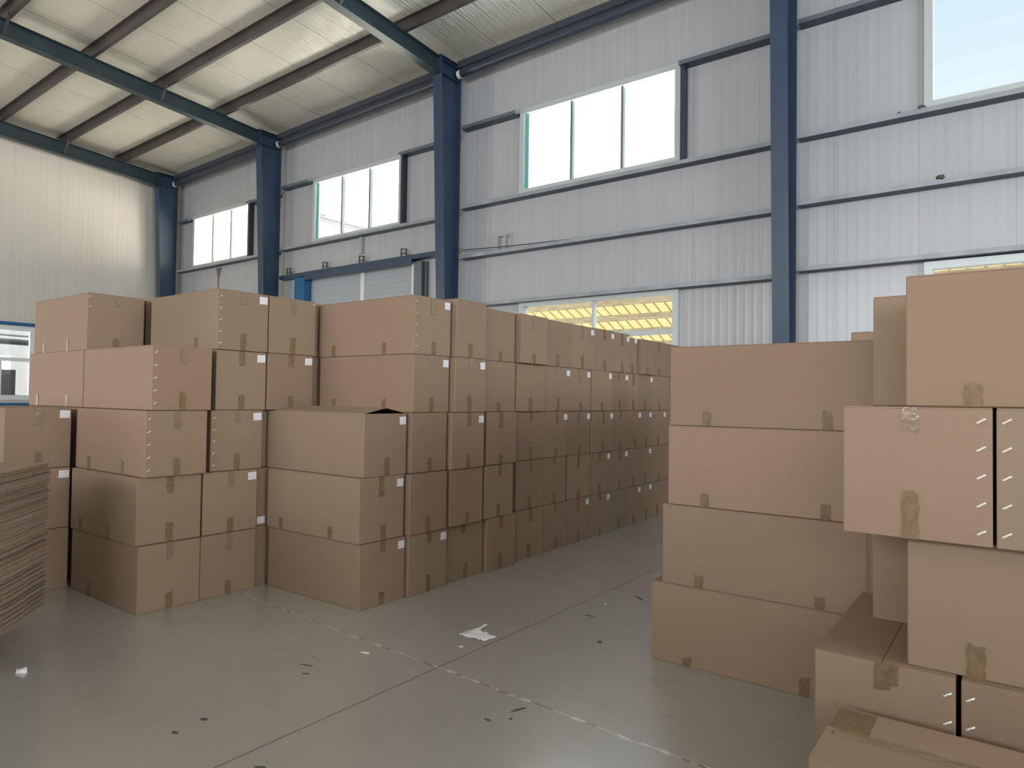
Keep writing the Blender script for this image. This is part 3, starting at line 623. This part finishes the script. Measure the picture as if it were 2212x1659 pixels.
LVN = ['bottom', 'second', 'third', 'fourth', 'top']
ZA = [0.0, .481, .962, 1.441, 1.909, 2.392]
def base_x(y): return -3.85 - .0009*max(0, y-3.3)**2.6
ROW = {
 0: [(-3.840, 3.347, 3.806), (-3.815, 3.822, 4.262), (-3.856, 4.280, 4.790), (-3.828, 4.815, 5.254), (-3.872, 5.310, 5.785), (-3.880, 5.795, 6.250), (-3.888, 6.260, 6.738), (-3.896, 6.746, 7.243), (-3.910, 7.253, 7.725), (-3.920, 7.735, 8.120), (-3.935, 8.130, 8.485), (-3.955, 8.495, 8.955), (-3.97, 8.965, 9.43)],
 1: [(-3.840, 3.336, 3.784), (-3.800, 3.812, 4.236), (-3.805, 4.285, 4.715), (-3.820, 4.760, 5.190), (-3.872, 5.310, 5.784), (-3.880, 5.795, 6.222), (-3.888, 6.268, 6.746), (-3.896, 6.754, 7.243), (-3.904, 7.252, 7.718), (-3.912, 7.726, 8.070), (-3.920, 8.080, 8.434), (-3.928, 8.444, 8.917), (-3.95, 8.93, 9.40)],
 2: [(-3.840, 3.368, 3.800), (-3.812, 3.826, 4.236), (-3.785, 4.270, 4.700), (-3.810, 4.770, 5.225), (-3.872, 5.312, 5.788), (-3.880, 5.796, 6.246), (-3.888, 6.256, 6.745), (-3.880, 6.770, 7.277), (-3.904, 7.286, 7.744), (-3.912, 7.752, 8.100), (-3.920, 8.110, 8.438), (-3.928, 8.448, 8.907), (-3.95, 8.92, 9.39)],
 3: [(-3.840, 3.866, 4.286), (-3.785, 4.304, 4.708), (-3.856, 4.760, 5.250), (-3.842, 5.266, 5.746), (-3.872, 5.790, 6.278), (-3.880, 6.288, 6.730), (-3.866, 6.744, 7.212), (-3.896, 7.222, 7.692), (-3.904, 7.700, 8.004), (-3.912, 8.014, 8.438), (-3.920, 8.448, 8.955), (-3.95, 8.97, 9.45)],
 4: [(-3.840, 3.866, 4.297), (-3.795, 4.318, 4.722), (-3.856, 4.775, 5.236), (-3.800, 5.262, 5.714), (-3.872, 5.800, 6.284), (-3.880, 6.294, 6.803), (-3.888, 6.811, 7.298), (-3.896, 7.306, 7.716), (-3.920, 7.726, 7.980), (-3.870, 8.000, 8.386), (-3.920, 8.400, 8.914), (-3.935, 8.930, 9.492)]}
PAP = {0: (0, 1, 6, 7, 9, 10), 1: (0, 7, 8, 10), 2: (0, 2, 5, 6, 7, 9, 10, 11), 3: (0, 1, 4, 5, 6, 7, 9), 4: (0, 5, 6, 7, 8)}
XLEFT = {0: -4.962, 1: -4.972, 2: -5.045, 3: -5.010, 4: -5.028}
TOPT = {0: (0, 1, 2, 3, 4, 5, 6, 7), 1: (0, 3, 4, 5, 6, 7, 8), 2: (2, 3, 4, 5, 6, 7, 8), 3: (0, 1, 2, 3, 4, 5, 7, 8), 4: (0, 1, 2, 3, 4, 5, 6, 7, 10)}
for l, bs in ROW.items():
    for i, (x, ya, yb_) in enumerate(bs):
        wd = yb_-ya; tp = []; lf = XLEFT[l] if i == 0 else x-1.1
        tp.append(('+x', wd*R.uniform(.46, .54), .048, 'bottom', R.uniform(.085, .15), TAPE))
        if i in TOPT[l]: tp.append(('+x', wd*R.uniform(.46, .54), .048, 'top', R.uniform(.07, .15), CLEAR if l >= 3 and i < 6 else TAPE))
        if i == 0 and l in (1, 3, 4):
            ln = x-lf; tp += [('-y', ln*.17, .045, 'bottom', .10, TAPE), ('-y', ln*.71, .045, 'bottom', .10, TAPE)]
        has = i in PAP[l]
        pp = ('+x', wd-.045, (ZA[l+1]-ZA[l])-.062, .068, .062) if has else None
        st = [('+x', .022, .06+.09*k, .013) for k in range(5)] if (l == 4 and i == 0) else []
        jz = R.uniform(-.012, .004) if l == 4 else R.uniform(-.004, -.001)
        if l == 4 and i == 1: jz = .012
        if l == 4 and i >= 8: jz -= .02
        lab = '%s carton in the long aisle row, %s level, %s from the near end' % ('white-labelled' if has else 'plain brown', LVN[l], ORD[i])
        if l == 2 and i == 0: lab = 'brown carton with its top flaps lifted into a peak, near end of long row'
        carton(lab, lf, x, ya, yb_, ZA[l], ZA[l+1]+jz, 'cartons in the long aisle row', tp, pp, st, KRAFT, 'x', tent=.042 if (l == 2 and i == 0) else 0)

# the left block of cartons beside the aisle row
T2 = lambda wd, a=.10, b=.11, m=CLEAR: [('+x', wd*.5, .05, 'top', a, m), ('+x', wd*.5, .05, 'bottom', b, TAPE)]
S5 = [('+x', .025, .05+.092*k, .018) for k in range(5)]
ZL = [0.0, .480, .962, 1.441, 1.915, 2.395]
LB = [ # level, column, x front, x left, y0, y1, paper, staples, side tapes, text
 (0, 'front', -4.965, -6.07, 2.308, 2.764, None, [], (.30,), 'bottom carton at the front corner of the left block'),
 (0, 'mid', -4.975, -6.07, 2.772, 3.236, None, [], (), 'bottom carton, second in from the front corner of left block'),
 (0, 'rear', -5.03, -6.13, 3.262, 3.70, None, [], (), 'bottom carton half hidden in the gap beside the aisle row'),
 (1, 'front', -4.985, -6.08, 2.298, 2.772, None, [], (.17, .60), 'second-level corner carton of the left block, pale and shaded'),
 (1, 'mid', -4.985, -6.08, 2.788, 3.246, 'tr', [], (), 'labelled second-level carton, right of the left block corner'),
 (1, 'rear', -5.03, -6.13, 3.262, 3.72, 'bl', [], (), 'recessed second-level carton with white label at bottom, beside aisle row'),
 (2, 'front', -4.955, -6.11, 2.334, 2.79, None, S5, (.21, .70), 'stapled third-level corner carton of the left block'),
 (2, 'mid', -5.000, -6.11, 2.846, 3.292, 'tr', S5, (), 'stapled labelled third-level carton behind the dark gap, left block'),
 (2, 'rear', -5.065, -6.16, 3.305, 3.75, None, [], (), 'third-level carton hidden in the gap beside the aisle row'),
 (3, 'front', -4.97, -6.11, 2.376, 2.826, None, S5, (), 'fourth-level corner carton of left block with torn tape and staples'),
 (3, 'mid', -5.00, -6.11, 2.88, 3.315, 'tr', [], (), 'labelled fourth-level carton, second from the left block corner'),
 (3, 'rear', -4.985, -6.08, 3.325, 3.770, 'tr', [], (), 'labelled fourth-level carton next to the long aisle row'),
 (4, 'mid', -4.99, -6.055, 2.874, 3.318, 'tr', S5, (.70,), 'highest corner carton of the left block with label and five staples'),
 (4, 'rear', -4.985, -6.08, 3.327, 3.788, None, [('+x', .44, .45, .018)], (), 'top carton without label between left block peak and aisle row'),
 (0, 'back', -6.16, -7.27, 2.376, 2.83, None, [], (), 'bottom carton buried behind the left block corner'),
 (1, 'back', -6.16, -7.27, 2.376, 2.83, None, [], (), 'second-level carton buried behind the left block corner'),
 (2, 'back', -6.16, -7.27, 2.376, 2.83, None, [], (), 'third-level carton buried behind the left block corner'),
 (3, 'back', -6.125, -7.27, 2.376, 2.826, None, [], (.17, .73), 'long plain carton, fourth level, left of the corner, two tape tabs'),
 (4, 'back', -6.15, -7.27, 2.405, 2.86, None, [('+x', .02, .445, .015), ('+x', .02, .36, .015)], (.20, .66), 'leftmost top carton standing beside the cream end wall'),
 (0, 'deep', -6.20, -7.29, 2.90, 3.36, None, [], (), 'bottom carton buried deep in left block'),
 (1, 'deep', -6.20, -7.29, 2.90, 3.36, None, [], (), 'second-level carton buried deep in left block'),
 (2, 'deep', -6.20, -7.29, 2.90, 3.36, None, [], (), 'third-level carton buried deep in left block'),
 (3, 'deep', -6.20, -7.29, 2.90, 3.36, None, [], (), 'fourth-level carton buried deep in left block'),
 (4, 'deep', -6.20, -7.29, 2.90, 3.36, None, [], (), 'narrow visible carton in the gap between two top left cartons'),
 (0, 'gap', -5.075, -6.15, 3.805, 4.26, None, [], (), 'bottom carton buried between left block and aisle row'),
 (1, 'gap', -5.075, -6.15, 3.805, 4.26, None, [], (), 'second-level carton buried between left block and aisle row'),
 (2, 'gap', -5.075, -6.15, 3.805, 4.26, None, [], (), 'third-level carton buried between left block and aisle row'),
 (3, 'gap', -5.065, -6.15, 3.805, 4.26, None, [], (), 'fourth-level carton glimpsed in the slit left of the aisle row'),
 (4, 'gap', -5.065, -6.15, 3.805, 4.26, None, [], (), 'top-level carton glimpsed in the slit left of the aisle row'),
 (0, 'side', -6.155, -7.28, 1.88, 2.315, None, [], (), 'dark bottom carton behind the flattened cardboard pile'),
 (1, 'side', -6.155, -7.28, 1.88, 2.315, 'tr', [], (), 'labelled second-level carton just right of the flattened cardboard pile'),
 (2, 'side', -6.165, -7.28, 1.86, 2.315, 'tr', [], (), 'labelled carton at left edge above the flattened cardboard pile'),
]
for (l, c_, xf, xl, ya, yb_, pp, st, side, text) in LB:
    wd, hh = yb_-ya, ZL[l+1]-ZL[l]; tp = T2(wd, R.uniform(.08, .14), R.uniform(.10, .15), CLEAR if R.random() < .6 else TAPE)
    for u in side: tp.append(('-y', (xf-xl)*u, .045, 'bottom', .10, TAPE))
    p = None
    if pp == 'tr': p = ('+x', wd-.048, hh-.055, .075, .062)
    if pp == 'bl': p = ('+x', .055, .05, .075, .06)
    carton(text, xl, xf, ya, yb_, ZL[l], ZL[l+1]-.003, 'cartons in the left block', tp, p, st, KRAFT)

# the right-hand stack, long sides to the camera
for l, (xa, xb, ya) in enumerate(((-1.784, -.690, 3.862), (-1.714, -.612, 3.855), (-1.684, -.588, 3.862), (-1.676, -.580, 3.862))):
    ln = xb-xa; tp = [('-y', ln*.205, .05, 'bottom', (.055, .075, .075, .085)[l], TAPE), ('-y', ln*.80, .05, 'bottom', (.10, .07, .085, .10)[l], TAPE)]
    carton('long brown carton of the right-hand floor stack, %s of four levels' % ('bottom', 'second', 'third', 'topmost')[l], xa, xb, ya, ya+.46, l*.4712, (l+1)*.4712-.002, 'cartons in the right-hand stack', tp)
for l in range(4):
    carton('%s carton of the stack behind the right-hand stack' % ('bottom', 'second', 'third', 'just visible top')[l], -.775, .32, 4.36, 4.82, l*.494, (l+1)*.494-.002, 'cartons behind the right-hand stack')

for i in range(6):
    ya = 4.87 + i*.465
    for l in range(4):
        carton('brown carton in the rows hidden behind the right-hand stack', -1.66+R.uniform(-.02, .02), -.56, ya, ya+.455, l*.4712, (l+1)*.4712-.002, 'cartons hidden behind the right-hand stack')
for i in range(3):  # unseen cartons added to block light from the lower left
    for l in range(3):
        carton('long brown carton added out of view to shade the left block', -8.95+i*1.13, -7.85+i*1.13, -.92, -.47, l*.44, (l+1)*.44-.002, 'cartons out of view at left')
# the near right pile, interlocked
G = 'cartons in the near right pile'
HN = .468; B0 = .608
def endtape(wd, a=.085, b=.15): return [('-y', wd*.475, .05, 'top', a, CLEAR), ('-y', wd*.475, .05, 'bottom', b, TAPE)]
def stp(u, h_, n=5): return [('-y', u, h_*(.10+.80*k/(n-1)), .022) for k in range(n)]
carton('base carton with broad flat top showing, near right pile, behind open floor', -.628, -.172, 2.832, 3.85, 0, B0, G, [('-y', .23, .05, 'top', .09, TAPE), ('-y', .265, .035, 'top', .07, TAPE)], None, stp(.456-.024, B0, 6), KRAFT, 'y')
carton('base carton at the right edge of near right pile, past dark gap', -.156, .30, 2.832, 3.85, 0, B0, G, endtape(.456), None, stp(.026, B0, 6), KRAFT, 'y')
carton('plain carton above the base cartons at right edge, one tape tab', -.322, .775, 2.875, 3.345, B0, B0+HN, G, [('-y', 1.097*.19, .052, 'bottom', .115, TAPE), ('-y', 1.097*.8, .052, 'bottom', .115, TAPE)])
carton('shadowed carton set back in the near right pile', -.514, .58, 3.40, 3.845, B0, B0+HN, G)
carton('middle overhanging carton of near right pile, tape top and bottom, ten staple glints', -.519, -.064, 2.78, 3.83, B0+HN+.004, B0+2*HN+.002, G, endtape(.455, .085, .165), None, stp(.455-.032, HN), KRAFT, 'y')
carton('right-edge overhanging carton with staples down its left side', -.054, .40, 2.78, 3.83, B0+HN+.004, B0+2*HN+.002, G, endtape(.455), None, stp(.028, HN), KRAFT, 'y')
carton('highest carton at upper right of near right pile', -.324, .775, 2.85, 3.33, B0+2*HN+.005, B0+3*HN+.012, G, [('-y', 1.1*.185, .052, 'bottom', .08, TAPE), ('-y', 1.1*.8, .052, 'bottom', .09, TAPE)])
carton('set-back top carton between right-hand stack and the highest carton', -.514, .58, 3.40, 3.845, B0+2*HN+.005, B0+3*HN+.022, G)
# foreground carton with a long taped seam
fg = carton('foreground carton at bottom right corner with taped lengthwise top seam', -.512, .60, 2.222, 2.668, 0, .48, G, [('-y', .22, .05, 'bottom', .1, TAPE)])
bm = BM(); n = 16; vs = []
for lay in (.0004, .0020):
    for i in range(n+1):
        for j in range(5):
            x = -.545 + .02 + i*(.62/n); y = -.024+.012*j + .002*math.sin(i*1.3)
            vs.append(bm.verts.new((x, y+.008, .4795+lay+(R.uniform(0, .0035) if 0 < j < 4 and lay > .001 else 0))))
q = lambda l, i, j: vs[l*(n+1)*5+i*5+j]
for l in (0, 1):
    for i in range(n):
        for j in range(4): bm.faces.new((q(l, i, j), q(l, i, j+1), q(l, i+1, j+1), q(l, i+1, j)))
for i in range(n):
    for j in (0, 4): bm.faces.new((q(0, i, j), q(0, i+1, j), q(1, i+1, j), q(1, i, j)))
for j in range(4):
    for i in (0, n): bm.faces.new((q(0, i, j), q(0, i, j+1), q(1, i, j+1), q(1, i, j)))
bmesh.ops.recalc_face_normals(bm, faces=bm.faces); obj('tape', bm, CLEAR, fg)['label'] = 'wrinkled glossy tape along the seam'
bm = BM(); box(bm, -.548, -.43, .035, .21, .4797, .4808); obj('tape', bm, TAPE, fg)['label'] = 'flat brown tape piece at the left end'

# ------------------------------------------------------------------ pile of flattened cartons on a blue pallet
AX = Vector((.765, -.644, 0)); ANG = math.atan2(-.644, .765); C0 = Vector((-5.205, 1.845, 0))
LA, LBn, NS = 0.86, 1.45, 91
def sheet_bm(var):
    bm = BM(); t = .0040
    r_ = random.Random(var)
    for k in (0, 1):
        o1 = r_.uniform(0, .006); o2 = r_.uniform(.004, .014); s = .30 + r_.uniform(-.006, .006); z = k*(t+.0006)
        box(bm, o1, s, -LBn, -o2, z, z+t); box(bm, s+.006, LA-.27, -LBn, -o1*.5, z, z+t); box(bm, LA-.264, LA, -LBn, -o2, z, z+t)
        box(bm, s-.01, s+.02, -LBn+.2, -.2, z+.0002, z+t-.0002)
    return bm
protos = []
for v in range(6):
    me = bpy.data.meshes.new('flattened_carton'); b_ = sheet_bm(v); b_.to_mesh(me); b_.free(); me.materials.append((EDGE, KRAFT_DARK, EDGE)[v % 3]); protos.append(me)
top_me = bpy.data.meshes.new('flattened_carton'); b_ = sheet_bm(11); b_.to_mesh(top_me); b_.free(); top_me.materials.append(KRAFT)
walk = 0.0
for k in range(NS):
    z = .142 + k*.0104 + R.uniform(-.0007, .0007)
    walk = .88*walk + R.uniform(-.009, .009)
    last = k == NS-1
    o = bpy.data.objects.new('flattened_carton', top_me if last else protos[R.randrange(6)]); COL.objects.link(o)
    lean = .05*(1-k/NS)**3
    o.location = C0 + AX*(walk + R.uniform(-.004, .004) - lean*.0) + Vector((AX.y*-1, AX.x, 0))*(R.uniform(-.012, .008)) + Vector((0, 0, z))
    o.rotation_euler = (0, 0, ANG + R.uniform(-.004, .004))
    tag(o, 'topmost flattened brown carton on the pile at lower left' if last else 'flattened brown carton lying in the tall pile at lower left', 'cardboard sheet', 'flattened cartons in the pile')
pl = tag(empty('pallet', C0, ANG), 'low dark blue pallet under the pile of flattened cartons', 'pallet')
for k in range(3):
    bm = BM(); box(bm, .30+k*.19, .44+k*.19, -LBn+.05, -.30, .118, .139); obj('deck_board', bm, PALLET, pl)
for k in range(4):
    bm = BM(); box(bm, .30, LA-.05, -.40-k*.33, -.31-k*.33, .002, .117); obj('runner', bm, PALLET, pl)

# ------------------------------------------------------------------ litter on the floor
bm = BM()
pts = [(-2.945, 3.424), (-2.958, 3.455), (-2.956, 3.528), (-2.947, 3.574), (-2.928, 3.611), (-2.949, 3.691), (-2.949, 3.704), (-2.915, 3.696), (-2.912, 3.668), (-2.899, 3.599), (-2.872, 3.579), (-2.843, 3.56), (-2.846, 3.587), (-2.814, 3.567), (-2.777, 3.548), (-2.734, 3.561), (-2.729, 3.522), (-2.742, 3.452), (-2.755, 3.441), (-2.775, 3.445), (-2.788, 3.43), (-2.815, 3.436), (-2.859, 3.421), (-2.903, 3.426), (-2.932, 3.439)]
from mathutils.geometry import tessellate_polygon
tri = tessellate_polygon([[Vector((x, y, 0)) for x, y in pts]])
vv = [bm.verts.new((x, y, .006)) for x, y in pts]
for t in tri: bm.faces.new([vv[i] for i in t])
bmesh.ops.recalc_face_normals(bm, faces=bm.faces)
bmesh.ops.subdivide_edges(bm, edges=bm.edges[:], cuts=3, use_grid_fill=True); bmesh.ops.triangulate(bm, faces=bm.faces)
for v in bm.verts: v.co.z = .002 + .005*abs(math.sin(v.co.x*22 - v.co.y*40)) + .0015*math.sin(v.co.x*60)
pz = min(v.co.z for v in bm.verts)
for v in bm.verts: v.co.z -= pz - .001
pp = tag(obj('torn_paper', bm, WHITE_PAPER, smooth=60), 'crumpled torn white paper lying on the floor beside the joint', 'paper')
sm = pp.modifiers.new('thickness', 'SOLIDIFY'); sm.thickness = .0006; sm.offset = 1
def scrap(name, x, y, lx, ly, rz, m, label, cat, grp=None, zz=.004):
    bm = BM(); n = 7; pts = []
    for k in range(n):
        a = 2*math.pi*k/n; r_ = R.uniform(.65, 1.1); pts.append((lx/2*math.cos(a)*r_, ly/2*math.sin(a)*r_))
    a = [bm.verts.new((u, v, .0005)) for u, v in pts]; b = [bm.verts.new((u*.9, v*.9, zz*R.uniform(.4, 1))) for u, v in pts]
    bm.faces.new(a[::-1]); bm.faces.new(b)
    for k in range(n): bm.faces.new((a[k], a[(k+1) % n], b[(k+1) % n], b[k]))
    o = tag(obj(name, bm, m, None, (x, y, .0)), label, cat, grp); o.rotation_euler.z = rz
scrap('paper_scrap', -4.45, 1.46, .075, .06, .3, WHITE_PAPER, 'small crumpled white scrap at the left edge of the floor', 'litter', None, .03)
scrap('paper_scrap', -3.19, 2.838, .09, .022, .2, WHITE_PAPER, 'thin white scrap on the floor left of the joint crossing', 'litter')
scrap('tape_scrap', -2.80, 3.28, .04, .014, .6, WHITE_PAPER, 'tiny pale sliver just below the torn paper', 'litter')
scrap('paper_scrap', -2.53, 4.65, .03, .012, .6, WHITE_PAPER, 'tiny white fleck beside the dark joint beyond the torn paper', 'litter')
for (x, y, lx, ly, rz, n) in ((-3.133, 1.783, .05, .028, .4, 'nearest the bottom left of the floor'), (-3.11, 1.633, .045, .022, .1, 'lowest of the left floor pair'), (-2.547, 1.70, .06, .018, .5, 'at the bottom edge beside the joint'),
        (-2.40, 4.96, .20, .022, 2.5, 'long and pointed, near the right-hand stack'), (-2.487, 4.326, .09, .02, .1, 'beyond the torn paper, right of joint'), (-2.162, 3.90, .05, .03, 2.4, 'right of the torn paper'),
        (-2.009, 2.80, .11, .02, 1.2, 'near the pale joint at lower right'), (-1.98, 2.70, .018, .02, 0, 'smallest, below the pale joint'), (-2.06, 2.62, .045, .02, .2, 'lower left of the pale joint'),
        (-3.30, 2.50, .12, .012, .3, 'thin curved strip left of centre'), (-3.20, 2.42, .06, .012, .6, 'thin strip just below another, left of centre')):
    scrap('dark_scrap', x, y, lx, ly, rz, LITTER, 'small dark scrap on the floor, ' + n, 'litter', 'dark scraps on the floor')
